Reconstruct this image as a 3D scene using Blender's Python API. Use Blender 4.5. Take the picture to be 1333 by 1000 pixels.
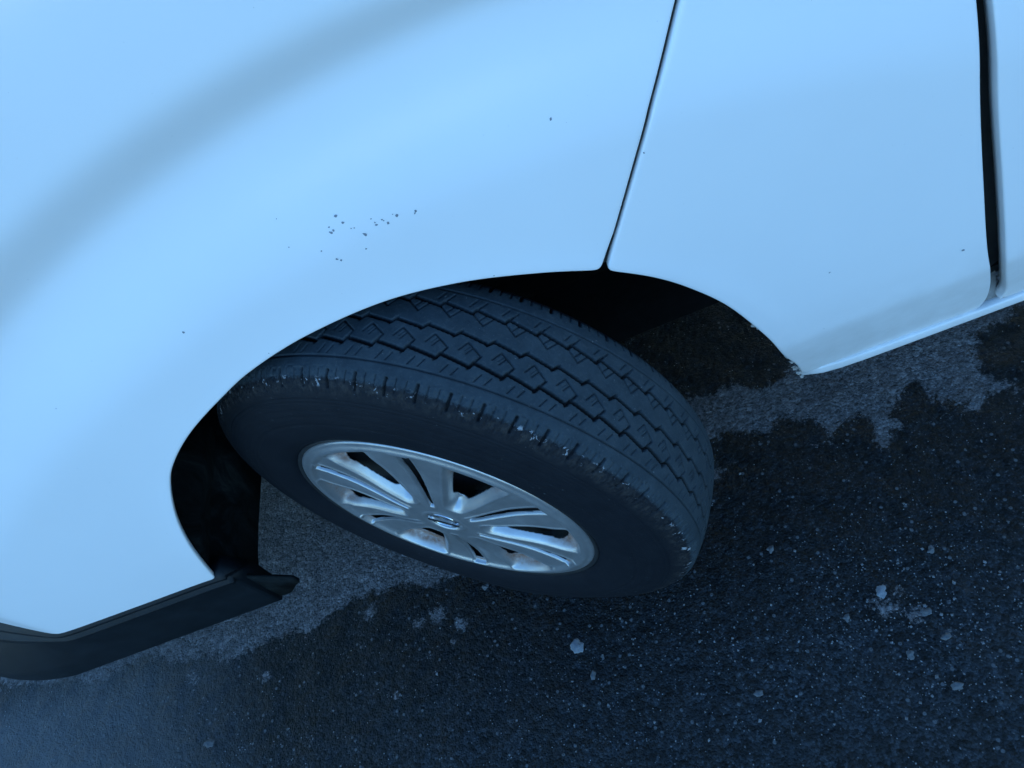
import bpy, math, random
import numpy as np
from mathutils import Vector, Matrix, noise, geometry
random.seed(4); rng = np.random.default_rng(4)
scene = bpy.context.scene
for o in list(bpy.data.objects): bpy.data.objects.remove(o)
C = scene.collection

# ---------------------------------------------------------------- camera
CAM = (0.24653, -0.51675, 1.10309); EUL = (0.60556, 0.35733, -0.20818); FPX = 993.45
PW, PH = 1333.0, 1000.0
cd = bpy.data.cameras.new('camera'); cam = bpy.data.objects.new('camera', cd); C.objects.link(cam)
cam.location = CAM; cam.rotation_euler = EUL
cd.sensor_fit = 'HORIZONTAL'; cd.sensor_width = 36; cd.lens = 36 * FPX / PW
cd.clip_start = 0.02; cd.clip_end = 500
scene.camera = cam

# ---------------------------------------------------------------- sky, sun, exposure
SUN_EL, SUN_ROT = math.radians(8), math.radians(25)
w = bpy.data.worlds.new('World'); scene.world = w; w.use_nodes = True
nt = w.node_tree; nt.nodes.clear()
sky = nt.nodes.new('ShaderNodeTexSky'); sky.sky_type = 'NISHITA'; sky.sun_disc = False
sky.sun_elevation = SUN_EL; sky.sun_rotation = SUN_ROT
sky.air_density = 1.0; sky.dust_density = 0.0; sky.ozone_density = 4.3
bg = nt.nodes.new('ShaderNodeBackground'); bg.inputs['Strength'].default_value = 0.15
wo = nt.nodes.new('ShaderNodeOutputWorld')
nt.links.new(sky.outputs[0], bg.inputs[0]); nt.links.new(bg.outputs[0], wo.inputs[0])
sd = bpy.data.lights.new('sun', 'SUN'); sd.energy = 0.03; sd.angle = math.radians(25); sd.color = (1, .93, .86)
so = bpy.data.objects.new('sun', sd); C.objects.link(so)
sdir = Vector((math.sin(SUN_ROT) * math.cos(SUN_EL), math.cos(SUN_ROT) * math.cos(SUN_EL), math.sin(SUN_EL)))
so.rotation_euler = sdir.to_track_quat('Z', 'Y').to_euler()
vs = scene.view_settings
vs.view_transform = 'Standard'; vs.look = 'None'; vs.gamma = 1; vs.use_curve_mapping = False
vs.exposure = 2.36
scene.cycles.max_bounces = 6

# ---------------------------------------------------------------- helpers
def link(name, me, mat, parent=None, smooth=True):
    o = bpy.data.objects.new(name, me); C.objects.link(o)
    if mat: me.materials.append(mat)
    if parent: o.parent = parent
    if smooth: me.polygons.foreach_set('use_smooth', [True] * len(me.polygons))
    return o
def pymesh(name, v, f, mat, parent=None, smooth=True):
    me = bpy.data.meshes.new(name); me.from_pydata([tuple(a) for a in v], [], [tuple(a) for a in f]); me.update()
    return link(name, me, mat, parent, smooth)
def npmesh(name, V, Q, mat, parent=None, attrs=None, smooth=True):
    V = np.asarray(V, np.float32); Q = np.asarray(Q, np.int32)
    me = bpy.data.meshes.new(name); k = Q.shape[1]
    me.vertices.add(len(V)); me.vertices.foreach_set('co', V.ravel())
    me.loops.add(Q.size); me.loops.foreach_set('vertex_index', Q.ravel())
    me.polygons.add(len(Q)); me.polygons.foreach_set('loop_start', np.arange(len(Q), dtype=np.int32) * k)
    me.update(calc_edges=True)
    for n_, a in (attrs or {}).items():
        at_ = me.attributes.new(n_, 'FLOAT', 'POINT'); at_.data.foreach_set('value', np.asarray(a, np.float32).ravel())
    me.polygons.foreach_set('use_smooth', np.full(len(Q), smooth)); 
    if mat: me.materials.append(mat)
    o = bpy.data.objects.new(name, me); C.objects.link(o)
    if parent: o.parent = parent
    return o
def gridquads(nr, nc, wrap=False):
    i = np.arange(nr - 1)[:, None]; j = np.arange(nc if wrap else nc - 1)[None, :]; j2 = (j + 1) % nc
    return np.stack([i * nc + j, i * nc + j2, (i + 1) * nc + j2, (i + 1) * nc + j], -1).reshape(-1, 4)
def sstep(a, b, x):
    t = np.clip((x - a) / (b - a), 0, 1); return t * t * (3 - 2 * t)
MR = np.array(Matrix.Identity(3)); 
from mathutils import Euler
MR = np.array(Euler(EUL).to_matrix())
def ray(px, py):
    d = MR @ np.array([(px - PW / 2) / FPX, -(py - PH / 2) / FPX, -1.0]); return np.array(CAM), d
def ground_at(px, py, z=0.0):
    o, d = ray(px, py); t = (z - o[2]) / d[2]; return o + t * d

# ---------------------------------------------------------------- materials
class M:
    def __init__(s, name):
        s.m = bpy.data.materials.new(name); s.m.use_nodes = True; s.t = s.m.node_tree; s.b = s.t.nodes['Principled BSDF']
    def n(s, ty, **k):
        x = s.t.nodes.new('ShaderNode' + ty)
        for a, v in k.items():
            if a.startswith('i_'): x.inputs[a[2:].replace('_', ' ')].default_value = v
            else: setattr(x, a, v)
        return x
    def l(s, a, b): s.t.links.new(a, b)
    def set(s, **k):
        for a, v in k.items(): s.b.inputs[a.replace('_', ' ')].default_value = v
    def coord(s): return s.n('TexCoord').outputs['Object']
    def noise(s, scale, detail=4, rough=.55, co=None, dist=0):
        x = s.n('TexNoise'); x.inputs['Scale'].default_value = scale; x.inputs['Detail'].default_value = detail
        x.inputs['Roughness'].default_value = rough; x.inputs['Distortion'].default_value = dist
        s.l(co or s.coord(), x.inputs['Vector']); return x.outputs['Fac']
    def ramp(s, fac, stops):
        x = s.n('ValToRGB'); e = x.color_ramp.elements
        while len(e) < len(stops): e.new(.5)
        for q, (p, c) in zip(e, stops):
            q.position = p; q.color = (c, c, c, 1) if isinstance(c, (int, float)) else (*c, 1)
        s.l(fac, x.inputs['Fac']); return x.outputs['Color']
    def mix(s, fac, a, b):
        x = s.n('Mix', data_type='RGBA')
        for so_, v in ((x.inputs[0], fac), (x.inputs[6], a), (x.inputs[7], b)):
            if isinstance(v, (int, float)): so_.default_value = v
            elif isinstance(v, tuple): so_.default_value = (*v, 1)
            else: s.l(v, so_)
        return x.outputs[2]
    def math(s, op, a, b=0.0, c=0.0, clamp=False):
        x = s.n('Math', operation=op); x.use_clamp = clamp
        for so_, v in zip(x.inputs, (a, b, c)):
            if isinstance(v, (int, float)): so_.default_value = v
            else: s.l(v, so_)
        return x.outputs[0]
    def attr(s, name): return s.n('Attribute', attribute_name=name).outputs['Fac']
    def bump(s, h, dist, strength=1.0, prev=None):
        x = s.n('Bump'); x.inputs['Distance'].default_value = dist; x.inputs['Strength'].default_value = strength
        s.l(h, x.inputs['Height'])
        if prev: s.l(prev, x.inputs['Normal'])
        return x.outputs[0]

def mat_paint():
    m = M('white_car_paint'); m.set(Roughness=.5, Coat_Weight=.35, Coat_Roughness=.12)
    co = m.coord()
    sep = m.n('SeparateXYZ'); m.l(co, sep.inputs[0])
    n1 = m.noise(3.0, 5); base = m.ramp(n1, [(.3, (.80, .80, .81)), (.7, (.84, .84, .85))])
    # road grime near the sill: gritty brownish film low on the panels, streaked
    low = m.math('MULTIPLY', m.math('SUBTRACT', .40, sep.outputs['Z']), 7.0, clamp=True)
    st = m.noise(26, 6, .65); g = m.math('MULTIPLY', low, m.ramp(st, [(.35, 0.06), (.75, .30)]), clamp=True)
    xr = m.math('GREATER_THAN', sep.outputs['X'], .3)
    g = m.math('MULTIPLY', g, xr)
    col = m.mix(g, base, (.40, .36, .31))
    sp = m.noise(420, 2, .5); spk = m.ramp(sp, [(.775, 0.0), (.80, .5)])
    col = m.mix(spk, col, (.35, .34, .32))
    m.l(col, m.b.inputs['Base Color'])
    m.l(m.bump(m.noise(900, 2), .00008, .3), m.b.inputs['Normal'])
    return m.m
def mat_plain(name, col, rough, metal=0, nscale=60, var=.3, bump=.0004, bscale=700, spec=.5):
    m = M(name); m.set(Roughness=rough, Metallic=metal, Specular_IOR_Level=spec)
    a = tuple(c * (1 - var) for c in col); b = tuple(c * (1 + var) for c in col)
    m.l(m.ramp(m.noise(nscale, 6, .65), [(.3, a), (.7, b)]), m.b.inputs['Base Color'])
    m.l(m.bump(m.noise(bscale, 3), bump, .6), m.b.inputs['Normal'])
    return m.m
def mat_liner():
    m = M('dusty_black_liner_plastic'); m.set(Roughness=.8, Specular_IOR_Level=.15)
    n1 = m.noise(14, 8, .7, dist=.8); col = m.ramp(n1, [(.46, (.003, .0035, .004)), (.60, (.012, .016, .017)), (.76, (.045, .052, .05))])
    m.l(col, m.b.inputs['Base Color']); m.l(m.bump(m.noise(160, 4), .001, .8), m.b.inputs['Normal'])
    return m.m
def mat_tyre():
    m = M('worn_tyre_rubber'); m.set(Roughness=.68, Specular_IOR_Level=.18)
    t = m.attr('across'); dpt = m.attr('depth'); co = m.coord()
    n1 = m.noise(45, 7, .7); n2 = m.noise(260, 5, .7)
    tread = m.ramp(n1, [(.3, (.022, .033, .042)), (.7, (.044, .060, .071))])
    tread = m.mix(m.ramp(n2, [(.55, 0.0), (.72, .5)]), tread, (.085, .095, .10))
    side = m.ramp(n1, [(.3, (.004, .006, .010)), (.75, (.008, .011, .016))])
    # fine concentric lines in the sidewall are built in the mesh; here: dust film
    istread = m.math('SUBTRACT', 1.0, m.math('MULTIPLY', m.math('SUBTRACT', m.math('ABSOLUTE', t), m.math('MULTIPLY_ADD', n2, .012, .060)), 260, clamp=True))
    col = m.mix(istread, side, tread)
    # brown road dirt on the shoulder, broken up
    band = m.math('MULTIPLY', m.math('MULTIPLY', m.math('SUBTRACT', t, .067), 160, clamp=True), m.math('MULTIPLY', m.math('SUBTRACT', .092, t), 70, clamp=True), clamp=True)
    mp = m.n('Mapping'); mp.inputs['Scale'].default_value = (1, .25, 1); m.l(co, mp.inputs[0])
    nb = m.noise(130, 6, .7, co=mp.outputs[0]); f = m.math('MULTIPLY', band, m.ramp(nb, [(.45, .08), (.68, .85)]))
    col = m.mix(f, col, (.045, .042, .040))
    # pale scuffs along the shoulder edge
    b2 = m.math('MULTIPLY', m.math('MULTIPLY', m.math('SUBTRACT', t, .0655), 400, clamp=True), m.math('MULTIPLY', m.math('SUBTRACT', .078, t), 300, clamp=True), clamp=True)
    ns = m.noise(110, 4, .65, dist=.8); sc = m.math('MULTIPLY', b2, m.ramp(ns, [(.61, 0.0), (.64, .9)]))
    col = m.mix(sc, col, (.30, .31, .33))
    # gritty dots
    nd = m.noise(330, 2, .5); col = m.mix(m.ramp(nd, [(.74, 0.0), (.76, .5)]), col, (.22, .23, .24))
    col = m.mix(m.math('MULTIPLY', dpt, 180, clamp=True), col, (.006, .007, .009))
    m.l(col, m.b.inputs['Base Color'])
    m.l(m.bump(m.noise(520, 5, .7), .0007, .8), m.b.inputs['Normal'])
    return m.m
def mat_cap():
    m = M('silver_hub_cap_paint'); m.set(Metallic=.62, Roughness=.36, Coat_Weight=.15, Coat_Roughness=.2)
    n1 = m.noise(40, 5, .6); col = m.ramp(n1, [(.3, (.33, .34, .355)), (.7, (.43, .44, .45))])
    d = m.attr('dirt'); nb = m.noise(70, 7, .7)
    f = m.math('MULTIPLY', d, m.ramp(nb, [(.35, .25), (.62, 1.0)]), clamp=True)
    col = m.mix(f, col, (.20, .10, .06))
    m.l(col, m.b.inputs['Base Color'])
    m.l(m.math('MULTIPLY_ADD', f, .4, .33), m.b.inputs['Roughness'])
    m.l(m.math('MULTIPLY_ADD', f, -.55, .65), m.b.inputs['Metallic'])
    m.l(m.bump(m.noise(600, 4), .0002, .5), m.b.inputs['Normal'])
    return m.m
def mat_asphalt():
    m = M('patchy_wet_and_dry_asphalt')
    co = m.coord(); sdf = m.attr('dry')
    # edge of the dry patch broken up by noise
    e = m.math('ADD', sdf, m.math('MULTIPLY', m.math('SUBTRACT', m.noise(30, 9, .8, dist=1.2), .5), .085))
    e2 = m.math('ADD', e, m.math('MULTIPLY', m.math('SUBTRACT', m.noise(190, 5, .75), .5), .035))
    dry = m.math('MULTIPLY_ADD', e2, 130, .5, clamp=True)
    agg = m.n('TexVoronoi', feature='F1'); agg.inputs['Scale'].default_value = 330; m.l(co, agg.inputs['Vector'])
    agg2 = m.n('TexVoronoi', feature='F1'); agg2.inputs['Scale'].default_value = 120; m.l(co, agg2.inputs['Vector'])
    gsep = m.n('SeparateColor'); m.l(agg.outputs['Color'], gsep.inputs[0])
    gsep2 = m.n('SeparateColor'); m.l(agg2.outputs['Color'], gsep2.inputs[0])
    big = m.noise(2.2, 5, .6); mid = m.noise(14, 6, .65)
    wet = m.ramp(mid, [(.3, (.0045, .0065, .009)), (.75, (.013, .017, .022))])
    wet = m.mix(m.math('MULTIPLY', m.ramp(gsep.outputs[0], [(.55, 0.0), (1.0, .5)]), m.ramp(agg.outputs['Distance'], [(.2, 1.0), (.45, 0.0)])), wet, (.07, .075, .08))
    dryc = m.ramp(mid, [(.3, (.150, .135, .132)), (.75, (.250, .228, .224))])
    dryc = m.mix(m.math('MULTIPLY', m.ramp(gsep.outputs[1], [(.5, 0.0), (1.0, .6)]), m.ramp(agg.outputs['Distance'], [(.2, 1.0), (.5, 0.0)])), dryc, (.33, .31, .31))
    dryc = m.mix(m.ramp(m.noise(120, 5, .7), [(.3, .55), (.5, 0.0)]), dryc, (.03, .03, .034))
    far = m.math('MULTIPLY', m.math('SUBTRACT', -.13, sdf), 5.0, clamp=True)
    wet = m.mix(m.math('MULTIPLY', far, m.ramp(m.noise(5, 6, .7), [(.3, .35), (.7, 1.0)])), wet, (.030, .036, .043))  # paler away from the dry edge, open-sky sheen painted into the wet colour
    col = m.mix(dry, wet, dryc)
    cell = m.math('MULTIPLY', m.math('MULTIPLY_ADD', gsep.outputs[0], 1.5, .25), m.math('MULTIPLY_ADD', gsep2.outputs[1], 1.0, .5))
    cc = m.n('CombineXYZ'); [m.l(cell, cc.inputs[i]) for i in range(3)]
    mm = m.n('Mix', data_type='RGBA', blend_type='MULTIPLY'); m.l(m.math('MULTIPLY_ADD', dry, -.5, 1.0), mm.inputs[0]); m.l(col, mm.inputs[6]); m.l(cc.outputs[0], mm.inputs[7]); col = mm.outputs[2]
    # paler worn patches scattered over the wet part
    pz = m.noise(20, 7, .72, dist=.6); pale = m.math('MULTIPLY', m.ramp(pz, [(.66, 0.0), (.72, 1.0)]), m.ramp(big, [(.35, .2), (.6, .9)]))
    col = m.mix(m.math('MULTIPLY', pale, .65), col, (.07, .072, .08))
    pit = m.ramp(m.noise(150, 5, .8), [(.36, .8), (.46, 0.0)]); col = m.mix(pit, col, (.008, .009, .011))
    # sky sheen at lower left, painted as a paler tone in the base colour
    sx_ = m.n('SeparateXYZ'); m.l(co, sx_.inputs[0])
    sheen = m.math('MULTIPLY', m.math('MULTIPLY', m.math('MINIMUM', m.math('SUBTRACT', -.50, sx_.outputs['X']), m.math('MULTIPLY_ADD', sx_.outputs['X'], .5, 1.0)), 2.6, clamp=True), m.ramp(m.noise(6, 6, .7), [(.3, .5), (.7, 1.0)]))
    sheen = m.math('MULTIPLY', sheen, m.math('MULTIPLY', m.math('SUBTRACT', .16, sx_.outputs['Y']), 8, clamp=True)); col = m.mix(m.math('MULTIPLY', sheen, .75), col, (.17, .185, .205))
    # pale stones bedded in the surface
    st = m.math('MULTIPLY', m.ramp(gsep2.outputs[2], [(.962, 0.0), (.97, 1.0)]), m.ramp(agg2.outputs['Distance'], [(.22, 1.0), (.34, 0.0)]))
    col = m.mix(st, col, (.12, .13, .14))
    tiny = m.math('MULTIPLY', m.ramp(gsep.outputs[2], [(.988, 0.0), (.992, 1.0)]), m.ramp(agg.outputs['Distance'], [(.2, 1.0), (.32, 0.0)]))
    col = m.mix(tiny, col, (.36, .38, .40))
    m.set(Specular_IOR_Level=.18)
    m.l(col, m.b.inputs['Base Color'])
    m.l(m.mix(dry, m.ramp(big, [(.3, .42), (.7, .58)]), (.85, .85, .85)), m.b.inputs['Roughness'])
    hgt = m.math('SUBTRACT', m.math('MULTIPLY', m.noise(600, 4, .7), .5), agg.outputs['Distance'])
    hg2 = m.math('SUBTRACT', m.math('MULTIPLY', m.noise(170, 6, .8), 1.0), agg2.outputs['Distance'])
    b1 = m.bump(hgt, .0022, 1.0); b2 = m.bump(hg2, .0030, .9, prev=b1)
    m.l(b2, m.b.inputs['Normal'])
    return m.m

PAINT = mat_paint(); LINER = mat_liner(); TYRE = mat_tyre(); CAP = mat_cap(); ASPH = mat_asphalt()
SKIRT = mat_plain('black_skirt_plastic', (.006, .009, .012), .5, nscale=30, spec=.16)
SEAL = mat_plain('black_door_seal', (.012, .013, .014), .6)
STEEL = mat_plain('dark_steel_rim', (.025, .028, .03), .5, .3)
UNDER = mat_plain('black_underbody', (.0045, .005, .006), .95, spec=.05)
CHIP = mat_plain('bare_chip_grey', (.20, .22, .25), .8)
FLAKE = mat_plain('crusty_flake', (.32, .31, .30), .8, nscale=300, var=.6)
FINE = mat_plain('fine_grit', (.13, .14, .15), .85, nscale=60, var=.7)
FOOT = mat_plain('grey_seam_foot', (.22, .21, .20), .7, var=.4)
DULL = mat_plain('dull_stone', (.10, .11, .12), .85, nscale=120, var=.6)
GRIT = mat_plain('pale_grit', (.19, .21, .23), .8, nscale=90, var=.5)
CHROME = mat_plain('brushed_emblem', (.75, .76, .78), .22, 1.0, var=.05)
GLASS = mat_plain('dark_window_glass', (.02, .025, .03), .08, var=.1, bump=0)

def inside(loop, P_):
    x, y = P_[:, 0], P_[:, 1]; c = np.zeros(len(P_), bool); j = len(loop) - 1
    for i in range(len(loop)):
        xi, yi = loop[i]; xj, yj = loop[j]
        if yi != yj:
            k = ((yi > y) != (yj > y)) & (x < (xj - xi) * (y - yi) / (yj - yi) + xi); c ^= k
        j = i
    return c
# ---------------------------------------------------------------- ground
def spaced(a, b, st, far):
    c = list(np.arange(a, b + st / 2, st)); s_ = st; x = b; r = []
    while x < far: s_ *= 1.22; x += s_; r.append(x)
    s_ = st; x = a; l_ = []
    while x > -far: s_ *= 1.22; x -= s_; l_.append(x)
    return np.array(l_[::-1] + c + r)
# outline of the dry patch (points on the ground), car side on the left of travel
DRYPX = [(-140, 905), (20, 890), (100, 884), (124, 892), (150, 872), (196, 852), (222, 862), (262, 852), (300, 858), (334, 842), (372, 822),
         (402, 822), (436, 800), (462, 776), (500, 768), (528, 757), (560, 762), (600, 742), (660, 740), (760, 720), (850, 690), (930, 622),
         (958, 596), (984, 562), (1004, 566), (1010, 546), (1046, 544), (1052, 574), (1080, 578), (1092, 546), (1122, 540), (1142, 560), (1148, 582),
         (1160, 560), (1176, 546), (1170, 522), (1184, 500), (1210, 504), (1222, 528), (1246, 526), (1272, 530), (1292, 512), (1340, 498), (1420, 470)]
poly = np.array([ground_at(*q)[:2] for q in DRYPX])
gx = spaced(-1.35, 1.45, .006, 60); gy = spaced(-.62, 1.0, .006, 60)
X, Yg = np.meshgrid(gx, gy)
P = np.stack([X, Yg], -1).reshape(-1, 2)
best = np.full(len(P), 1e9); sgn = np.zeros(len(P))
for a, b in zip(poly[:-1], poly[1:]):
    ab = b - a; t = np.clip(((P - a) @ ab) / (ab @ ab), 0, 1); q = a + t[:, None] * ab; dd = np.hypot(*(P - q).T)
    cr = ab[0] * (P[:, 1] - a[1]) - ab[1] * (P[:, 0] - a[0])
    k = dd < best - 1e-9; best[k] = dd[k]; sgn[k] = np.sign(cr[k])
sgn = np.where(inside(np.vstack([[-60, poly[0][1]], [-3, poly[0][1]], poly, [poly[-1][0] + .3, poly[-1][1] + .02], [60, poly[-1][1]], [60, 60], [-60, 60]]), P), 1, -1); sd_ = best * sgn
sd_ = np.clip(sd_, -.3, .3)
def blob(px, py, rx, amp):
    global sd_
    c = ground_at(px, py)[:2]; d = np.hypot(*(P - c).T); sd_ = np.where(d < rx * 2, np.maximum(sd_, amp * (rx - d)), sd_) if amp > 0 else np.where(d < rx * 2, np.minimum(sd_, amp * (rx - d)), sd_)
for b_ in ((1150, 792, .012, 1), (1192, 800, .008, 1), (1172, 770, .006, 1), (600, 812, .008, 1), (545, 812, .008, 1), (640, 700, .01, 1), (250, 882, .009, 1), (345, 880, .007, 1), (440, 830, .004, 1), (480, 800, .009, 1), (570, 800, .011, 1), (590, 835, .004, 1), (515, 905, .005, 1), (1140, 790, .004, 1), (1200, 790, .004, 1), (555, 755, .007, 1),
           (1330, 455, .06, -1), (1345, 420, .035, -1), (1190, 535, .03, -1), (980, 580, .03, -1), (1052, 566, .03, -1)): blob(*b_)
for b_ in ((985, 470, .055, -1), (938, 590, .035, -1), (900, 430, .14, -1)): blob(*b_)
Zg = np.zeros(len(P))
dense = (np.abs(P[:, 0]) < 1.5) & (P[:, 1] > -.65) & (P[:, 1] < 1.02)
idx = np.nonzero(dense)[0]
Zg[idx] = [.0014 * noise.fractal(Vector((P[i, 0] * 22, P[i, 1] * 22, 0)), .7, 2.1, 5) for i in idx]
r0 = np.hypot(P[:, 0], P[:, 1]); Zg *= np.clip((1.3 - r0) * 4, 0, 1) ; Zg = np.minimum(Zg, .0015)
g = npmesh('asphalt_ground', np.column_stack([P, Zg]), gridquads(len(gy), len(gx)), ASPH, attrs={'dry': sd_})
g['kind'] = 'structure'

# ---------------------------------------------------------------- van body surface: y = S(x, z)
def S(x, z):
    x = np.asarray(x, float); z = np.asarray(z, float)
    y = .16 * np.clip(z - .60, 0, None) ** 2 + .10 * np.clip(.50 - z, 0, None) ** 2
    d = -.662 - x; d = .5 * (d + np.sqrt(d * d + .012 ** 2)); y = y + .46 * d + .12 * np.clip(d, 0, 1) ** 2           # body turns round to the front
    y = y + .02 * np.clip(-.25 - x, 0, 1) ** 2
    # shoulder fold over the wheel arch: sharp above, soft below
    zt = .886 - (x - .10) ** 2 / 2.1; zb = .848 - (x - .14) ** 2 / 2.25
    hgt = np.maximum(zt - zb, .03); fade = 1 - sstep(.42, .95, x)
    u = (zt - z) / hgt
    fold = np.where(u < 0, 0, np.where(u < 1.25, sstep(-.08, 1.4, u) - sstep(-.08, 1.4, 0.0), sstep(-.08, 1.4, 1.25) - sstep(-.08, 1.4, 0.0)))
    y = y + fade * .0215 * fold
    back = sstep(.0, .13, zb - .012 - z)
    y = y - fade * .0195 * back
    # last centimetre round the arch rolls out a touch
    rho = np.sqrt(((x - .02) / .412) ** 2 + ((z - .24) / .400) ** 2)
    y = y - .0022 * np.exp(-np.clip(rho - 1, 0, None) * 30)
    # lower edge behind the arch tucks in
    k = sstep(.33, .42, x) * .20
    y = y + k * .5 * ((.328 - z) + np.sqrt((.328 - z) ** 2 + .006 ** 2))
    return y
def on_body(px, py, dy=0.0):
    o, d = ray(px, py); f = lambda t: (o + t * d)[1] - float(S((o + t * d)[0], (o + t * d)[2])) - dy
    lo, hi = .2, .2
    while f(hi) < 0 and hi < 4: lo = hi; hi += .02
    for _ in range(30):
        md = (lo + hi) / 2
        if f(md) < 0: lo = md
        else: hi = md
    return o + hi * d
def catmull(pts, step=.004):
    pts = np.array(pts); n_ = len(pts); out = []
    for i in range(n_ - 1):
        p0, p1, p2, p3 = pts[max(i - 1, 0)], pts[i], pts[i + 1], pts[min(i + 2, n_ - 1)]
        m_ = max(2, int(np.linalg.norm(p2 - p1) / step))
        for t in np.arange(m_) / m_:
            out.append(.5 * ((2 * p1) + (-p0 + p2) * t + (2 * p0 - 5 * p1 + 4 * p2 - p3) * t * t + (-p0 + 3 * p1 - 3 * p2 + p3) * t ** 3))
    out.append(pts[-1]); return np.array(out)
def bp(L, dx=0): return [tuple(on_body(a + dx, b)[[0, 2]]) for a, b in L]
ARCH_L = [(281, 754), (250, 715), (230, 675), (222, 630), (228, 600), (250, 562), (290, 518), (330, 482), (400, 438), (500, 394), (600, 369), (700, 357), (782, 353)]
ARCH_R = [(787, 353), (850, 362), (900, 377), (950, 401), (1000, 441), (1022, 465)]
SEAM = [(785.5, 352), (800, 302), (820, 232), (845, 139), (865, 62), (880, 0)]
GAPL = [(1285.5, 388), (1290, 372), (1287, 330), (1282, 250), (1277, 120), (1272, 0)]
GAPR = [(1303, 384), (1310, 345), (1309, 300), (1306, 240), (1300, 130), (1293, 0)]
arch_l = bp(ARCH_L); arch_r = bp(ARCH_R) + [(.4235, .262), (.4335, .222)]
seam = bp(SEAM); gl = bp(GAPL); gr = bp(GAPR)
def extend_up(L, zt, curve=0):
    L = list(L); (x1, z1), (x2, z2) = L[-2], L[-1]; s_ = (x2 - x1) / (z2 - z1)
    for z in np.linspace(z2 + .04, zt, 6): L.append((x2 + s_ * (z - z2) + curve * (z - z2) ** 2, z))
    return L
ZTOP = 1.02
seam_u = extend_up(seam, ZTOP, .3); gl_u = extend_up(gl, ZTOP, .2); gr_u = extend_up(gr, ZTOP, .2)

def resample(loop, step=.004):
    L = np.array(loop); seg = np.linalg.norm(np.roll(L, -1, 0) - L, axis=1); tot = seg.sum(); n_ = int(tot / step)
    cum = np.concatenate([[0], np.cumsum(seg)]); s_ = np.arange(n_) / n_ * tot; LL = np.vstack([L, L[:1]])
    return np.stack([np.interp(s_, cum, LL[:, 0]), np.interp(s_, cum, LL[:, 1])], 1)
def round_loop(loop, it):
    L = loop.copy()
    for _ in range(it): L = .25 * np.roll(L, 1, 0) + .5 * L + .25 * np.roll(L, -1, 0)
    return L
def panel(name, outline, mat, parent, surf=S, r=.0022, wall=.013, gstep=.009, rounding=3, dy=0.0):
    """sheet-metal panel: outline in (x, z) on the body surface, edges hemmed inward with a small radius"""
    L = round_loop(resample(outline), rounding)
    area = np.sum(L[:, 0] * np.roll(L[:, 1], -1) - np.roll(L[:, 0], -1) * L[:, 1])
    if area < 0: L = L[::-1]
    T = np.roll(L, -1, 0) - np.roll(L, 1, 0); T /= np.linalg.norm(T, axis=1)[:, None]; N = np.stack([-T[:, 1], T[:, 0]], 1)   # inward
    rings = []; deps = []
    for a in (0, 30, 60, 90):
        rings.append(L + N * r * (1 - math.sin(math.radians(90 - a)))); deps.append(r * (1 - math.cos(math.radians(90 - a))))
    rings.append(L + N * (r + .0035)); deps.append(0)
    nL = len(L); x0, z0 = L.min(0); x1, z1 = L.max(0)
    G = np.stack(np.meshgrid(np.arange(x0, x1, gstep), np.arange(z0, z1, gstep)), -1).reshape(-1, 2)
    # rows displaced alternately
    G[:, 0] += (np.round((G[:, 1] - z0) / gstep) % 2) * gstep / 2
    G = G[inside(rings[-1], G)]
    dm = np.full(len(G), 1e9)
    R_ = rings[-1]
    for i in range(0, len(G), 4000): dm[i:i + 4000] = np.sqrt(((G[i:i + 4000, None] - R_[None]) ** 2).sum(-1)).min(1)
    G = G[dm > .004]
    last = rings[-1]
    pts = np.vstack([last, G])
    ed = [(i, (i + 1) % nL) for i in range(nL)]
    vo, eo, fo, ov, oe, of = geometry.delaunay_2d_cdt([Vector(p) for p in pts], ed, [], 1, 1e-7)
    vo = np.array([tuple(v) for v in vo])
    mapv = {}
    for i, src in enumerate(ov):
        for s_ in src: mapv[s_] = i
    y = surf(vo[:, 0], vo[:, 1]) + dy
    V = [tuple(a) for a in np.column_stack([vo[:, 0], y, vo[:, 1]])]
    F = [tuple(f) for f in fo]
    F = [f if (lambda a, b, c: (b[0] - a[0]) * (c[1] - a[1]) - (b[1] - a[1]) * (c[0] - a[0]))(vo[f[0]], vo[f[1]], vo[f[2]]) > 0 else f[::-1] for f in F]
    prev = [mapv[i] for i in range(nL)]
    seq = list(zip(rings[:-1], deps[:-1]))[::-1]
    seq += [(L, r + wall * .5), (L, r + wall), (L + N * .006, r + wall + .0005)]
    for Rg, dp in seq:
        base = len(V); yy = surf(Rg[:, 0], Rg[:, 1]) + dy + dp
        V += [tuple(a) for a in np.column_stack([Rg[:, 0], yy, Rg[:, 1]])]
        for i in range(nL):
            j = (i + 1) % nL; F.append((prev[i], base + i, base + j, prev[j]) if True else None)
        prev = [base + i for i in range(nL)]
    o = pymesh(name, V, F, mat, parent)
    return o

van = bpy.data.objects.new('parked_van', None); C.objects.link(van)
van['label'] = 'white van seen close at its front wheel arch, front wheel turned on patchy asphalt'
van['category'] = 'van'

ac_l = catmull(arch_l); ac_r = catmull(arch_r)
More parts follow.
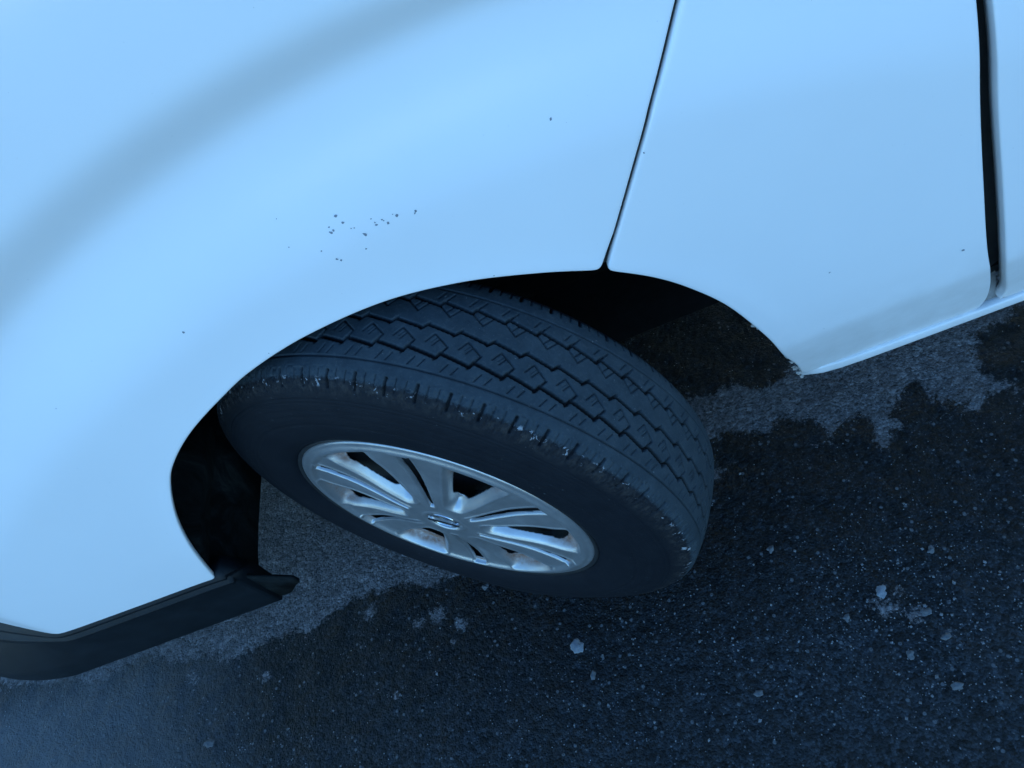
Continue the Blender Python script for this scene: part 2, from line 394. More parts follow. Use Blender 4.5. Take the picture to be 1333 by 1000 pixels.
# left panel: arch, seam, top, front, bottom
bl = [(-.662, .2885), (-.53, .289)]
zb_ = arch_l[0][1]
front_pts = [(-1.27, .95), (-1.28, .7), (-1.28, .30), (-1.1, .290), (-.9, .289)]
front_edge = [(-.79, .289)]
out_l = list(map(tuple, ac_l)) + seam[1:-1] + seam_u[len(seam) - 1:] + [(-.2, ZTOP), (-.8, ZTOP), (-1.24, ZTOP)] + front_pts + front_edge + [bl[0], bl[1]]
fender = panel('fender', out_l, PAINT, van, wall=.004)
fender['label'] = 'white front panel with a soft fold over the wheel arch and small paint chips'
br = [tuple(on_body(1285, 400)[[0, 2]])]
zs = arch_r[-1][1]
ZS = .212
glb = catmull(gl_u, .01)
out_r = list(map(tuple, catmull([(gl[0][0] - .004, ZS), (gl[0][0], ZS + .02)] + gl_u[1:], .01))) + [(.62, ZTOP), seam_u[-1]] 
DX = .0044  # seam gap
out_r += [(a + DX, b) for a, b in seam_u[::-1][1:-1]] + [(seam[0][0] + DX, seam[0][1])] + list(map(tuple, ac_r[1:])) + [(.438, ZS)] + [(.6, ZS)]
side = panel('side_panel', out_r, PAINT, van, gstep=.008, wall=.006)
side['label'] = 'white panel behind the arch with a grimy tucked-in lower edge'
dr = catmull([(gr[0][0], .2145), (gr[0][0] + .005, .235)] + gr_u[1:], .01)
out_d = list(map(tuple, dr)) + [(1.4, ZTOP), (1.75, ZTOP), (1.78, .6), (1.75, .2145), (1.2, .214)]
door = panel('door', out_d, PAINT, van, gstep=.012)

def strip(name, path, prof, mat, parent):
    """sweep a closed profile (list of (dy, dz)) along path points (x, y, z)"""
    V = []; F = []; n_ = len(prof)
    for p in path:
        for dy_, dz_ in prof: V.append((p[0], p[1] + dy_, p[2] + dz_))
    for i in range(len(path) - 1):
        for k in range(n_): F.append((i * n_ + k, i * n_ + (k + 1) % n_, (i + 1) * n_ + (k + 1) % n_, (i + 1) * n_ + k))
    F.append(tuple(range(n_))[::-1]); F.append(tuple((len(path) - 1) * n_ + k for k in range(n_)))
    return pymesh(name, V, F, mat, parent)
# sill flange under side panel and door
sx = np.linspace(.436, 1.9, 60); yb = float(S(.8, .214)) - .003
sill = strip('sill', [(x, yb + .012 * math.exp(-(x - .43) * 40), ZS - .0165 + .004 * math.exp(-(x - .432) * 60)) for x in sx],
             [(.03, .016), (.0022, .0165), (.0004, .0155), (0, .013), (0, .004), (.0006, .0015), (.003, 0), (.03, 0)], PAINT, van)
sill['label'] = 'white sill flange with grime along it'
# dark seal inside the gap, behind the panels
cen = [((a[0] + b[0]) / 2, (a[1] + b[1]) / 2) for a, b in zip(catmull(gl_u[0:], .02)[::2], catmull(gr_u[0:], .02)[::2])]
V = []; F = []
for x, z in cen:
    y = float(S(x, z)) 
    for dx, dy in ((-.03, .034), (-.006, .030), (.006, .030), (.03, .034)): V.append((x + dx, y + dy, z))
for i in range(len(cen) - 1):
    for k in range(3): F.append((i * 4 + k, i * 4 + k + 1, i * 4 + k + 5, i * 4 + k + 4))
pymesh('door_seal', V, F, SEAL, van)
# mid-grey return where the gap closes at its foot
x0 = gl[0][0]; fv = []
for q in np.linspace(0, 1, 10):
    z = ZS + .002 + .036 * q; y = float(S(x0, z)) + .006 + .034 * q
    for dx in (-.006, .004, .014, .022): fv.append((x0 + dx + .006 * q, y, z))
ff = [(i * 4 + k, i * 4 + k + 1, i * 4 + k + 5, i * 4 + k + 4) for i in range(9) for k in range(3)]
pymesh('gap_foot', fv, ff, FOOT, van)
# seal strip behind fine seam
sc_ = catmull(seam_u, .02); V = []; F = []
for x, z in sc_:
    y = float(S(x, z))
    for dx, dy in ((-.012, .009), (0, .0065), (.012, .0055)): V.append((x + dx + .0030, y + dy + .003, z))
for i in range(len(sc_) - 1):
    for k in range(2): F.append((i * 3 + k, i * 3 + k + 1, i * 3 + k + 4, i * 3 + k + 3))
pymesh('seam_backing', V, F, SEAL, van)

# black skirt below the front panel
def plan_y(x): return float(S(x, .32))
zsk = bl[0][1]
xs = list(np.linspace(-.382, -.62, 30)) + list(np.linspace(-.63, -1.25, 50))
def skirt_pt(x):
    return .303, .158
def low_y(x):
    d = max(0, -.76 - x); return .10 * d + 1.2 * d * d if d < .35 else .035 + .147 + (d - .35) * .96
V = []; F = []; prof = [(0.0, .030), (0.0, .005), (.05, .003), (.07, -.001), (.10, -.001), (.11, .007), (.17, .008), (.19, .001), (.22, .000), (.235, .006), (.30, .009), (.6, .011), (.96, .013), (1.0, .015), (1.0, .045), (.5, .05)]
for x in xs:
    zt_, zl_ = skirt_pt(x); e = 0
    zt2 = zt_ - e * .062 - e * e * .012
    for f_, dy in prof: V.append((x, (plan_y(x) - .001) * (1 - min(1, f_ * 1.6)) + min(plan_y(x), low_y(x)) * min(1, f_ * 1.6) + dy + e * .006, zt2 + (zl_ - zt2) * f_ if zt2 > zl_ else zl_))
n_ = len(prof)
for i in range(len(xs) - 1):
    for k in range(n_): F.append((i * n_ + k, (i + 1) * n_ + k, (i + 1) * n_ + (k + 1) % n_, i * n_ + (k + 1) % n_))
F.append(tuple(range(n_)))
sk = pymesh('skirt', V, F, SKIRT, van); sk['label'] = 'black plastic skirt under the front panel with moulded ribs'
# deflector flap at the rear end of the skirt
V = []; F = []; U = 24
for i in range(U + 1):
    q = i / U; x = -.400 + .062 * q; yy = .014 + .020 * q - .014 * q * q
    top = .292 - .098 * q ** .6; bot = .162 + .016 * q ** 4 + .004 * math.sin(q * 9)
    for dx, dy, z in ((0, 0, bot), (0.0, .0005, top), (0, .006, top + .001), (0, .0065, bot)): V.append((x + dx, yy + dy, z))
for i in range(U):
    for k in range(4): F.append((i * 4 + k, (i + 1) * 4 + k, (i + 1) * 4 + (k + 1) % 4, i * 4 + (k + 1) % 4))
F += [(0, 1, 2, 3), (U * 4 + 3, U * 4 + 2, U * 4 + 1, U * 4)]
pymesh('deflector', V, F, LINER, van)

# wheel-arch liner: barrel inside the arch
prof = [(-.392, .20), (-.396, .25), (-.402, .31)]
la = [(-.362 - .035, .40)] 
ring = []
al = np.array(list(map(tuple, ac_l)) + list(map(tuple, ac_r)))
cx_, cz_ = .02, .24
for p in al[::4]:
    v_ = p - np.array([cx_, cz_]); ln = np.linalg.norm(v_); ring.append(np.array([cx_, cz_]) + v_ * (ln + .012) / ln)
path = [(-.392, .200), (-.400, .25), (-.404, .29)] + [tuple(r_) for r_ in ring] + [(.440, .262)]
path = np.array(path)
V = []; F = []; ys = [.0085, .03, .08, .13, .18, .23, .28, .31, .318]
for j, y in enumerate(ys):
    for k, p in enumerate(path):
        bulge = .012 * noise.noise(Vector((p[0] * 6, y * 6, p[1] * 6)))
        v_ = p - np.array([cx_, cz_]); ln = max(.05, np.linalg.norm(v_))
        s_ = 1 + (bulge + (.03 if .05 < y else 0) * (1 if p[1] > .35 else 0)) / ln
        V.append((cx_ + v_[0] * s_, max(y, float(S(p[0], p[1])) + .010 + .001 * j), cz_ + v_[1] * s_))
np_ = len(path)
for j in range(len(ys) - 1):
    for k in range(np_ - 1): F.append((j * np_ + k, j * np_ + k + 1, (j + 1) * np_ + k + 1, (j + 1) * np_ + k))
c0 = len(V); V.append((.02, .322, .25))  # back wall, set close in to keep the arch dark
for k in range(np_ - 1): F.append(((len(ys) - 1) * np_ + k, (len(ys) - 1) * np_ + k + 1, c0))
ln_ = pymesh('arch_liner', V, F, LINER, van)
m_ = ln_.modifiers.new('thick', 'SOLIDIFY'); m_.thickness = .003; m_.offset = 0
# suspension strut dimly seen in the arch
def tube(V, F, a, b, r1, r2, n_=16):
    a = Vector(a); b = Vector(b); d = (b - a).normalized(); u_ = d.orthogonal().normalized(); w_ = d.cross(u_); base = len(V)
    for p, r_ in ((a, r1), (b, r2)):
        for k in range(n_):
            an = 2 * math.pi * k / n_; V.append(tuple(p + u_ * math.cos(an) * r_ + w_ * math.sin(an) * r_))
    for k in range(n_): F.append((base + k, base + (k + 1) % n_, base + n_ + (k + 1) % n_, base + n_ + k))
    F.append(tuple(range(base, base + n_))[::-1]); F.append(tuple(range(base + n_, base + 2 * n_)))
V, F = [], []
tube(V, F, (.03, .22, .33), (.07, .33, .66), .028, .028); tube(V, F, (.03, .24, .26), (.05, .60, .26), .022, .03); tube(V, F, (.05, .28, .5), (.066, .32, .62), .05, .05)
pymesh('suspension_strut', V, F, UNDER, van)

# van floor plus added unseen boxes that block light from below and behind
def boxm(V, F, x0, x1, y0, y1, z0, z1):
    b = len(V); V += [(x0, y0, z0), (x1, y0, z0), (x1, y1, z0), (x0, y1, z0), (x0, y0, z1), (x1, y0, z1), (x1, y1, z1), (x0, y1, z1)]
    F += [tuple(b + i for i in f) for f in ((0, 3, 2, 1), (4, 5, 6, 7), (0, 1, 5, 4), (1, 2, 6, 5), (2, 3, 7, 6), (3, 0, 4, 7))]
V, F = [], []
boxm(V, F, .475, 2.9, .05, 1.60, .262, .30); boxm(V, F, -1.0, -.41, .22, 1.45, .26, .30); boxm(V, F, -.41, .475, .325, 1.40, .05, .30)
boxm(V, F, .48, .50, .05, 1.6, .30, .60); boxm(V, F, -.45, -.435, .06, 1.4, .30, .6); boxm(V, F, -.40, 2.6, .70, .80, .15, .30); boxm(V, F, .47, 2.6, .10, .16, .245, .27); boxm(V, F, -.3, .9, 1.45, 1.6, .0, .30); boxm(V, F, .66, .72, .07, .09, .28, ZTOP)
pymesh('underbody_light_block', V, F, UNDER, van, smooth=False)
# upper body, above and beyond the frame
V = []; F = []
xs2 = list(np.linspace(-1.27, 2.9, 42))
def toprow(x):
    y0 = float(S(x, ZTOP)); hood = x < .35
    if hood:
        yy = [(y0 + .004, ZTOP - .005), (y0 + .02, ZTOP + .03), (y0 + .08, ZTOP + .07), (y0 + .3, ZTOP + .10), (.80, ZTOP + .11)]
        k = min(1, max(0, (-.8 - x) / .5)) ** 2; yy = [(a, z - (z - ZTOP) * .7 * k) for a, z in yy]
    else:
        h = min(1, (x - .35) / .75); top = ZTOP + .1 + .68 * h
        yy = [(y0 + .004, ZTOP - .005), (y0 + .012, ZTOP + .03), (y0 + .012 + .16 * h, top - .08), (y0 + .10 + .16 * h, top - .01), (.80, top + .02)]
    yy[-1] = (max(.8, yy[-2][0] + .01), yy[-1][1])
    return yy + [(1.6 - a, z) for a, z in yy[::-1][1:]] + [(1.6, .30)]
for x in xs2:
    for a, z in toprow(x): V.append((x, a, z))
n_ = len(toprow(0))
for i in range(len(xs2) - 1):
    for k in range(n_ - 1): F.append((i * n_ + k, i * n_ + k + 1, (i + 1) * n_ + k + 1, (i + 1) * n_ + k))
pymesh('upper_body', V, F, PAINT, van)
def quadpart(name, pts, mat):
    c = Vector((0, 0, 0)); nrm = (Vector(pts[1]) - Vector(pts[0])).cross(Vector(pts[2]) - Vector(pts[1])).normalized()
    V = [tuple(Vector(p) + nrm * .004) for p in pts] + [tuple(Vector(p) - nrm * .004) for p in pts]
    F = [(0, 1, 2, 3), (7, 6, 5, 4)] + [(k, k + 4, (k + 1) % 4 + 4, (k + 1) % 4) for k in range(4)]
    return pymesh(name, V, F, mat, van, smooth=False)
yf = float(S(-1.27, .6))
quadpart('front_end', [(-1.272, yf, .295), (-1.272, yf, ZTOP + .02), (-1.272, 1.6 - yf, ZTOP + .02), (-1.272, 1.6 - yf, .295)], PAINT)
quadpart('side_window', [(1.05, .041, 1.12), (1.85, .052, 1.12), (1.85, .148, 1.62), (1.25, .148, 1.62)], GLASS)
# rear quarter of the side beyond the door
V = []; F = []; rx = np.linspace(1.79, 2.9, 20); rz = np.linspace(.2145, ZTOP, 16)
for z in rz:
    for x in rx: V.append((x, float(S(x, z)), z))
F = [tuple(a) for a in gridquads(16, 20)]
pymesh('rear_quarter', V, F, PAINT, van)

# paint chips on the fender
V, F = [], []
def chip(px, py, r_, ax=1.0, rot_=0):
    c = on_body(px, py, -.0003); b = len(V); n_ = 9
    for k in range(n_):
        an = 2 * math.pi * k / n_; rr = r_ * random.uniform(.65, 1.25); x_ = math.cos(an) * rr * ax; z_ = math.sin(an) * rr
        x = c[0] + x_ * math.cos(rot_) - z_ * math.sin(rot_); z = c[2] + x_ * math.sin(rot_) + z_ * math.cos(rot_); V.append((x, float(S(x, z)) - .0003, z))
    V.append((c[0], float(S(c[0], c[2])) + .0006 - .0012, c[2]))
    for k in range(n_): F.append((b + k, b + (k + 1) % n_, b + n_))
for px, py, r_ in ((437, 281, 2.2), (446.5, 290, 1.8), (431, 303, 1.9), (434, 300, 1.2), (428, 296, 1.3), (457, 297.5, 1.0), (461, 297, 1.0), (475, 305.5, 1.9), (490, 293, 1.9), (488, 290, 1.2), (497, 286, 1.3), (499.5, 287.5, 1.0),
                   (505, 290.5, 1.9), (516.5, 280.5, 1.8), (541, 275, 1.4), (540, 278, 1.3), (476.5, 324, 1.2), (418.5, 327, 1.2), (438.5, 337.5, 1.5), (444, 339, 1.5), (376, 322, .8), (483, 285, .8), (238.5, 433, 1.7), (717, 155, 1.5), (643, 359, .9), (73, 532, .9),
                   (1254, 326, 2.0), (1080, 355, 1.1), (838, 199, 1.0), (511, 279, .8), (360, 285, .7), (350, 460, .7)):
    chip(px, py, r_ * .00064, random.uniform(.8, 1.6), random.uniform(0, 3))
ch = pymesh('paint_chips', V, F, CHIP, fender, smooth=False); ch['kind'] = 'stuff'
# crusty flakes on the arch edge of the side panel
V, F = [], []
def flake(px, py, rr, sq=.5, rot_=.9):
    c = on_body(px, py, .004); b = len(V); n_ = 11
    for s_ in (0, 1):
        for k in range(n_):
            an = 2 * math.pi * k / n_; q = rr * random.uniform(.6, 1.3); x_, z_ = math.cos(an) * q, math.sin(an) * q * sq
            V.append((c[0] + x_ * math.cos(rot_) + z_ * math.sin(rot_), c[1] + .002 * s_ + random.uniform(0, .002), c[2] - x_ * math.sin(rot_) + z_ * math.cos(rot_)))
    for k in range(n_): F.append((b + k, b + (k + 1) % n_, b + n_ + (k + 1) % n_, b + n_ + k))
    F.append(tuple(range(b, b + n_))); F.append(tuple(range(b + n_, b + 2 * n_))[::-1])
for a in ((984, 425, .0055, .5, .6), (990, 429, .004, .5, .6), (1008, 446, .0035, .4, .9), (1014, 452, .004, .4, .9), (1026, 466, .005, .6, .9), (1031, 472, .004, .6, .9), (1036, 480, .006, .6, .9),
          (1040, 486, .005, .6, 1), (1044, 491, .0045, .6, 1)): flake(*a)
fl = pymesh('rust_flakes', V, F, FLAKE, side, smooth=False); fl['kind'] = 'stuff'

# ---------------------------------------------------------------- wheel
STEER = .51439; HUBY = .04091; RW = .31
wheel = bpy.data.objects.new('wheel', None); C.objects.link(wheel); wheel.parent = van
wheel.location = (0, HUBY, RW); wheel.rotation_euler = (0, 0, -STEER)
wheel['label'] = 'front wheel turned outward at full lock with a silver hub cap'
W0 = .01265
# tyre profile: (across from tyre centre, radius)
kp = np.array([(-.072, .192), (-.084, .215), (-.088, .24), (-.085, .262), (-.077, .285), (-.066, .2995), (-.052, .3068), (-.028, .3102), (0, .3112), (.028, .3102), (.052, .3068),
               (.062, .3030), (.070, .2955), (.0765, .284), (.0815, .271), (.0855, .256), (.0878, .240), (.088, .226), (.0862, .212), (.0825, .2015), (.0785, .196), (.0745, .1925), (.070, .190)])
def cr1(pts, m_=40):
    out = []; n_ = len(pts)
    for i in range(n_ - 1):
        p0, p1, p2, p3 = pts[max(i - 1, 0)], pts[i], pts[i + 1], pts[min(i + 2, n_ - 1)]
        for t in np.arange(m_) / m_: out.append(.5 * ((2 * p1) + (-p0 + p2) * t + (2 * p0 - 5 * p1 + 4 * p2 - p3) * t * t + (-p0 + 3 * p1 - 3 * p2 + p3) * t ** 3))
    out.append(pts[-1]); return np.array(out)
cp = cr1(kp); seg = np.hypot(*np.diff(cp, axis=0).T); arc = np.concatenate([[0], np.cumsum(seg)])
ic = np.argmin(np.abs(cp[:, 0]) + (cp[:, 1] < .3) * 1); arc -= arc[ic]
a0, a1 = arc[0], arc[-1]
A = np.concatenate([np.arange(a0, -.066, .004), np.arange(-.066, .100, .00085), np.arange(.100, a1, .0022), [a1]])
pw = np.interp(A, arc, cp[:, 0]); pr_ = np.interp(A, arc, cp[:, 1])
tw = np.gradient(pw, A); tr = np.gradient(pr_, A); ln = np.hypot(tw, tr); nw, nr = -tr / ln, tw / ln   # outward normal
NP, PER = 60, 36; NC = NP * PER; PIT = 2 * math.pi * .311 / NP * 1000  # mm
s1 = (np.arange(PER) / PER * PIT)[None, :]; T1 = (A * 1000)[:, None]   # mm; s increases toward decreasing angle (rearward)
dep = np.zeros((len(A), PER))
def seg_d(s0, t0, s2, t2, wd, d_, soft=.55):
    """groove along a segment in (s, t) mm with wrap in s"""
    global dep
    for k in (-2, -1, 0, 1, 2):
        ax, ay, bx, by = s0 + k * PIT, t0, s2 + k * PIT, t2; L2 = (bx - ax) ** 2 + (by - ay) ** 2 + 1e-9
        q = np.clip(((s1 - ax) * (bx - ax) + (T1 - ay) * (by - ay)) / L2, 0, 1)
        dd = np.hypot(s1 - ax - q * (bx - ax), T1 - ay - q * (by - ay))
        dep = np.maximum(dep, d_ * (1 - sstep(wd / 2 - soft, wd / 2 + soft, dd)))
def zig(c, K, amp=2.65, wd=3.6, d_=6.0, st=3.2):
    seg_d(K - PIT + st, c - amp, K, c + amp, wd, d_); seg_d(K, c + amp, K + st, c - amp, wd * .8, d_)
PA = 4.0; PB = PA + 9.9; PC = PA + 18.0
zig(27.5, PA); ts = 30.2
seg_d(PA, ts, PA + 7.3, ts - 13.4, 1.7, 3.4); seg_d(PA, ts, PA - 1.2, ts + 2.4, 1.7, 3)
ex, et = PA + 7.3, ts - 13.4; seg_d(ex, et, ex - 15.5, et - 10.6, 1.15, 2.6); ax_, at_ = ex - 15.5, et - 10.6
seg_d(ax_, at_, ax_ - 6.4, at_ + 10, 1.15, 2.4); seg_d(ax_ + 6.1, at_ + 4.5, ax_ + 1.1, at_ + 12.3, 1.0, 2.2); seg_d(ax_ + 3, at_ + 4, ax_ - .6, at_ + 9.5, .8, 1.2)
zig(0, PB, amp=2.4, wd=3.2, st=4.5); seg_d(PB + 4, -2.2, PB + 5.6, -4.8, 1.5, 3); seg_d(PB, 2.4, PB - 1, 4.6, 1.4, 3)
zig(-28.5, PC, wd=3.3); ex, et = PC, -26
seg_d(ex, et, ex + 13.5, et + 10.4, 1.15, 2.6); seg_d(ex + 13.5, et + 10.4, ex + 20.5, et + .6, 1.15, 2.4); seg_d(ex + 8.4, et + 6, ex + 13.8, et - 1.2, 1.0, 2.2)
seg_d(PC + 3, -31, PC + 6, -36, 1.7, 3.2)
seg_d(0, 46.2, PIT, 46.2, 1.5, 2.4, .45); seg_d(0, -46.2, PIT, -46.2, 1.5, 2.4, .45)
for sgn_ in (1, -1):
    seg_d(PA + 13.3, sgn_ * 33.6, PA + 13.3 - sgn_ * 4.8, sgn_ * 42.6, 1.0, 2.2); seg_d(PA + 23.3, sgn_ * 34.2, PA + 23.3 - sgn_ * 4.4, sgn_ * 42.4, 1.0, 2.2)
for ss, (ta, tb, wd, d_) in zip((PA - 7.4, PA - 7.4 + PIT / 3, PA - 7.4 + 2 * PIT / 3), ((60, 77, 2.9, 4.4), (58.5, 73, 1.05, 2.0), (59, 71, 1.05, 2.0))):
    seg_d(ss, ta, ss - 1.2, tb, wd, d_); seg_d(ss, -ta, ss, -tb, wd, d_)
# slim ribs running down from the shoulder and rings on the sidewall
for q in range(6):
    seg_d(q * PIT / 6 + 3.5, 73, q * PIT / 6 + 2.5, 84, .9, .7)
for tt, d_, wd in ((93, .7, 1.2), (98, .35, 2), (109, .5, 2), (118, .5, 2), (131, .9, 2.4)): seg_d(0, tt, PIT, tt, wd, d_)
DEP = np.tile(dep, (1, NP)) / 1000
# wear: random small loss of rubber round the shoulder
sh = ((A > .056) & (A < .082))[:, None] * 1.0
nz = rng.random((len(A) // 4 + 2, NC // 3 + 2)); nz = np.kron(nz, np.ones((4, 3)))[:len(A), :NC]
nz = (nz + np.roll(nz, 1, 1) + np.roll(nz, 1, 0) + np.roll(nz, (1, 1), (0, 1))) / 4
DEP2 = DEP + sh * np.clip(nz - .58, 0, 1) * .0016 + sh * (nz - .5) * .0005
DEP2 += (rng.random(DEP.shape) - .5) * .00012
phi = -(np.arange(NC) / NC) * 2 * math.pi + math.radians(3) + PA / 311
Rr = pr_[:, None] - nr[:, None] * DEP2; Ww = pw[:, None] - nw[:, None] * DEP2 + W0
Xw = Rr * np.cos(phi)[None]; Zw = Rr * np.sin(phi)[None]; Yw = -Ww
# weight of the van flattens the contact patch and bulges the sidewall
low = Zw < -.3085
bul = np.clip((-Zw - .20) / .10, 0, 1) ** 2 * np.exp(-(Xw / .12) ** 2) * .007 * np.sign(Ww - W0) * np.clip(np.abs(Ww - W0) / .08, 0, 1)
Yw = Yw - bul; Zw = np.where(low, -.3085 + (Zw + .3085) * .12, Zw)
VV = np.stack([Xw, Yw, Zw], -1).reshape(-1, 3)
Q = gridquads(len(A), NC, wrap=True)[:, ::-1]
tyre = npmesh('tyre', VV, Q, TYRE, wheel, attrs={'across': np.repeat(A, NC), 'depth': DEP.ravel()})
tyre['label'] = 'black tyre with zigzag tread grooves and a scuffed shoulder'

# hub cap: face as a height field, windows and slots cut through
RC = .1884; capw = .0905
nr_, nt_ = 190, 1440
rr = np.concatenate([np.linspace(.0, .185, nr_ - 8), [.1862, .1872, .1879, .1883, .1884, .1882, .1876, .187]])
tt = np.arange(nt_) / nt_ * 2 * math.pi
Rg, Tg = np.meshgrid(rr, tt, indexing='ij')
H = .0085 * (1 - sstep(.032, .135, Rg)) - .001
H += .0030 * np.exp(-((Rg - .1775) / .0045) ** 2) + .0015 * sstep(.168, .175, Rg)      # raised rim bead
edge = np.clip((np.arange(len(rr)) - (nr_ - 8)), 0, 8); H -= np.array([0, .0003, .001, .002, .0035, .006, .010, .014, .018])[edge][:, None]
H -= .0035 * (1 - sstep(.0225, .0245, Rg)) ; H += .0012 * np.exp(-((Rg - .0265) / .0022) ** 2)
dirt = np.zeros_like(Rg); FH = np.full(Rg.shape, -.01)
OFFA = math.radians(-8)
def softbox(r_, a_, r0, r1, w0, w1, skew=0, k=.010):
    """signed distance-like value (m), positive inside a tapering radial pocket"""
    q = np.clip((r_ - r0) / (r1 - r0), 0, 1); hw = w0 + (w1 - w0) * q ** .8
    side = hw - np.abs(a_ * r_ - skew * q)
    d_in = np.minimum(r_ - r0, r1 - r_)
    h = np.clip(.5 + .5 * (d_in - side) / k, 0, 1); return d_in * (1 - h) + side * h - k * h * (1 - h)
H += .0013 * np.cos(12 * (Tg - OFFA - math.radians(15))) * sstep(.05, .09, Rg) * (1 - sstep(.15, .172, Rg))
for k in range(6):
    th = OFFA + k * math.pi / 3
    a_ = (Tg - th + math.pi) % (2 * math.pi) - math.pi
    win = softbox(Rg, a_, .050, .174, .0085, .041, 0)
    pocket = sstep(0.0, .0145, win); H -= .0130 * pocket
    H += .0011 * np.exp(-((win + .0008) / .0016) ** 2) * (np.abs(a_) < .6)
    hin = softbox(Rg, a_, .072, .154, .0070, .0275, 0, .012)
    FH = np.maximum(FH, hin + .0005)
    dirt = np.maximum(dirt, sstep(.001, .008, win) * sstep(.115, .155, Rg))
    th2 = th + math.pi / 6; b_ = (Tg - th2 + math.pi) % (2 * math.pi) - math.pi
    sl = softbox(Rg, b_, .046, .174, .0040, .0100, .0, .003)
    H -= .0026 * sstep(0, .0014, sl); H += .0012 * np.exp(-((sl + .0012) / .0014) ** 2) * (np.abs(b_) < .3)
    H -= .0025 * np.exp(-((np.abs(b_) * Rg - .013) / .006) ** 2) * sstep(.05, .08, Rg) * (1 - sstep(.14, .17, Rg)) * 0
    FH = np.maximum(FH, np.minimum(sl - .0013, .166 - Rg))
    dirt = np.maximum(dirt, sstep(.001, .004, sl) * sstep(.10, .15, Rg))
hv = FH >= 0
fr = np.gradient(FH, axis=0) / np.maximum(np.gradient(Rg, axis=0), 1e-5) if True else 0
ft = (np.roll(FH, -1, 1) - np.roll(FH, 1, 1)) / (2 * (tt[1] - tt[0])) / np.maximum(Rg, .02); g2 = fr ** 2 + ft ** 2 + 1e-4
mvr = np.clip(-FH * fr / g2, -.0012, .0012); mvt = np.clip(-FH * ft / g2, -.0012, .0012)
Q = gridquads(len(rr), nt_, wrap=True); keep = ~hv.ravel()[Q].all(1); Q = Q[keep]
used = np.zeros(hv.size, bool); used[Q.ravel()] = True
mv = hv & used.reshape(hv.shape)
R2 = Rg + np.where(mv, mvr, 0); T2 = Tg + np.where(mv, mvt / np.maximum(Rg, .02), 0)
VV = np.stack([R2 * np.cos(T2), -(capw + H), R2 * np.sin(T2)], -1).reshape(-1, 3)
cap = npmesh('hub_cap', VV, Q, CAP, wheel, attrs={'dirt': dirt.ravel()})
sm = cap.modifiers.new('thick', 'SOLIDIFY'); sm.thickness = .0012; sm.offset = -1
cap['label'] = 'silver plastic hub cap with six windows and six slots, rusty dirt in its corners'
# emblem: ring with a bar
V, F = [], []; n_ = 64
for k in range(n_):
    an = 2 * math.pi * k / n_
    for m2 in range(8):
        b = 2 * math.pi * m2 / 8; r_ = .0175 + .0016 * math.cos(b); V.append((r_ * math.cos(an), -(capw + .0078) - .0016 * math.sin(b), r_ * math.sin(an)))
for k in range(n_):
    for m2 in range(8): F.append((k * 8 + m2, k * 8 + (m2 + 1) % 8, ((k + 1) % n_) * 8 + (m2 + 1) % 8, ((k + 1) % n_) * 8 + m2))
boxm(V, F, -.0205, .0205, -(capw + .0104), -(capw + .0075), -.0036, .0036)
em = pymesh('emblem', V, F, CHROME, wheel, smooth=False); em['label'] = 'small round emblem, ring crossed by a bar'; em.rotation_euler = (0, .3, 0)
# steel rim behind the cap
rp = [(.0, .050), (.05, .050), (.07, .042), (.11, .035), (.145, .040), (.160, .030), (.172, .020), (.176, .060), (.182, .072), (.190, .079), (.1935, .081), (.195, .078), (.193, .07), (.186, .05), (.180, 0), (.180, -.06), (.195, -.07)]
V, F = [], []; n_ = 96
for k in range(n_):
    an = 2 * math.pi * k / n_
    for r_, w_ in rp: V.append((r_ * math.cos(an), -(w_ + W0 * .9), r_ * math.sin(an)))
m3 = len(rp)
for k in range(n_):
    for q in range(m3 - 1): F.append((k * m3 + q, k * m3 + q + 1, ((k + 1) % n_) * m3 + q + 1, ((k + 1) % n_) * m3 + q))
pymesh('rim', V, F, STEEL, wheel)
for k in range(5):
    V, F = [], []; an = 2 * math.pi * k / 5 + .3; x, z = .05 * math.cos(an), .05 * math.sin(an); tube(V, F, (x, -.058, z), (x, -.082, z), .010, .009, 6)
    pymesh('wheel_nut', V, F, STEEL, wheel, smooth=False)

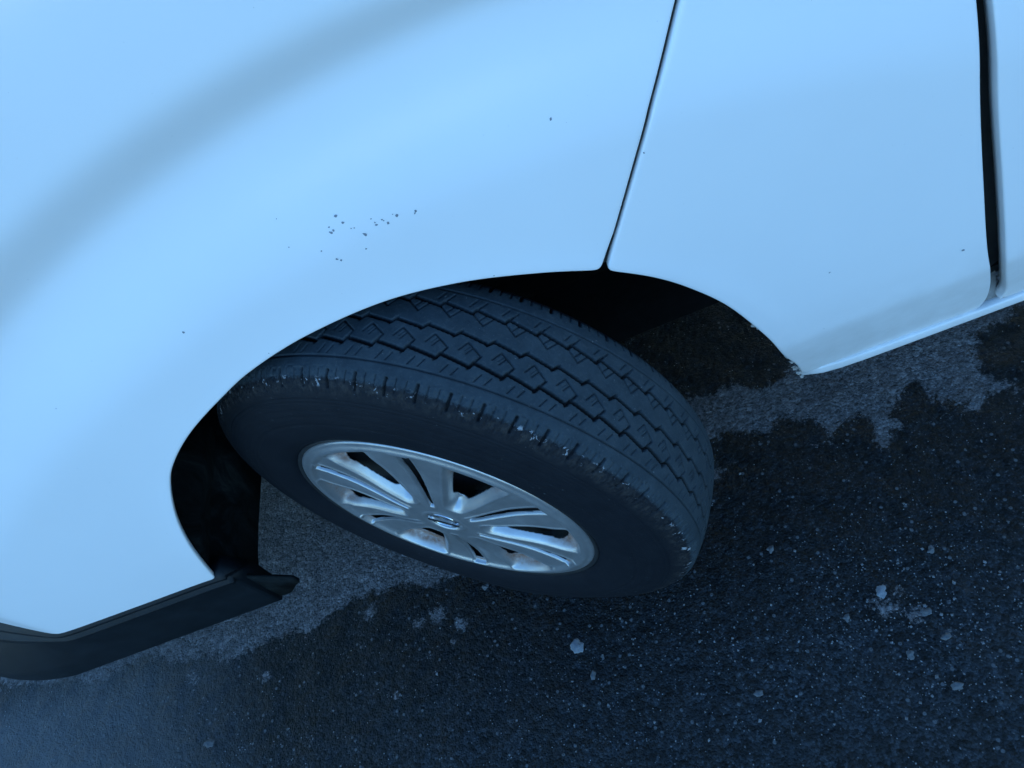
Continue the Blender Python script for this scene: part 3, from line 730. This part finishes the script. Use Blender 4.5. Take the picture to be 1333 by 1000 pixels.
# ---------------------------------------------------------------- stones
def stone_mesh(name, seed, sq=.6):
    import bmesh
    bm = bmesh.new(); bmesh.ops.create_icosphere(bm, subdivisions=3, radius=1)
    for v in bm.verts:
        n1 = noise.noise(v.co * 1.1 + Vector((seed * 7.3, 0, 0))); v.co *= 1 + .8 * n1 + .25 * noise.noise(v.co * 3 + Vector((seed, 4, 0))); v.co.z *= sq
    me = bpy.data.meshes.new(name); bm.to_mesh(me); bm.free(); me.materials.append(GRIT); me.polygons.foreach_set('use_smooth', [True] * len(me.polygons)); return me
sms = [stone_mesh('pebble', i, .45 + .1 * i) for i in range(4)]
for me_ in sms[1:]: me_.materials[0] = DULL
PEB = [(752, 842, .0095, 'largest pale stone lying on the wet asphalt below the tyre'),
       (772, 880, .0048, 'small round pale stone just below the largest stone'),
       (1148, 771, .007, 'pale flat stone on the right, among a loose cluster of grit'),
       (1205, 797, .006, 'pale elongated stone right of the flat stone'),
       (1232, 829, .0058, 'pointed pale stone at far right of the grit cluster'),
       (1102, 804, .0045, 'bluish small stone left of the grit cluster on the right'),
       (1185, 852, .005, 'long greyish stone below the grit cluster on the right'),
       (1245, 893, .006, 'bluish stone near the lower right corner'),
       (1192, 453, .0055, 'pale stone on the dry asphalt right under the white sill'),
       (632, 764, .005, 'small pale stone beside the lower edge of the tyre sidewall'),
       (274, 968, .0075, 'pale bluish stone near the bottom edge at lower left'),
       (1003, 715, .005, 'small stone on wet asphalt right of the tyre'),
       (1212, 716, .005, 'pale stone at the right, upper one of the scattered stones'),
       (988, 903, .0045, 'small pale stone low in the middle right of the wet asphalt')]
for i, (px, py, r_, lab) in enumerate(PEB):
    o = bpy.data.objects.new('pebble', sms[0 if i in (0, 2) else 1 + i % 3]); C.objects.link(o); p = ground_at(px, py)
    o.location = (p[0], p[1], r_ * .12); o.scale = (r_ * random.uniform(.75, 1.0), r_ * random.uniform(.9, 1.25), r_ * .8); o.rotation_euler = (0, 0, random.uniform(0, 6))
    o['label'] = lab; o['category'] = 'stone'; o['group'] = 'loose stones on the asphalt'
V, F = [], []
oct_ = np.array([(1, 0, 0), (0, 1, 0), (-1, 0, 0), (0, -1, 0), (0, 0, 1), (0, 0, -1)], float)
of = [(0, 1, 4), (1, 2, 4), (2, 3, 4), (3, 0, 4), (1, 0, 5), (2, 1, 5), (3, 2, 5), (0, 3, 5)]
for i in range(2400):
    if i < 700: px, py = random.gauss(1180, 90), random.gauss(800, 75)
    elif i < 1100: px, py = random.gauss(860, 160), random.gauss(860, 60)
    else: px, py = random.uniform(-60, 1400), random.uniform(380, 1060)
    p = ground_at(px, py)
    if not (-1.3 < p[0] < 1.4 and -.6 < p[1] < .25): continue
    if math.hypot(p[0], p[1] - HUBY) < .16: continue
    r_ = min(.0042, .0007 * math.exp(abs(random.gauss(0, .5)))); b = len(V); R3 = Matrix.Rotation(random.uniform(0, 6), 3, 'Z') @ Matrix.Rotation(random.uniform(-.6, .6), 3, 'X')
    for q in oct_:
        v_ = R3 @ Vector((q[0] * random.uniform(.7, 1.4), q[1] * random.uniform(.7, 1.3), q[2] * .6)); V.append((p[0] + v_.x * r_, p[1] + v_.y * r_, .0004 + v_.z * r_))
    F += [tuple(b + k for k in f) for f in of]
gvl = pymesh('gravel', V, F, FINE, None, smooth=False)
gvl.data.materials.append(GRIT); gvl.data.polygons.foreach_set('material_index', [1 if (i // 8) % 9 == 0 else 0 for i in range(len(F))])
gvl['kind'] = 'stuff'; gvl['label'] = 'fine pale grit scattered over the asphalt'; gvl['category'] = 'gravel'
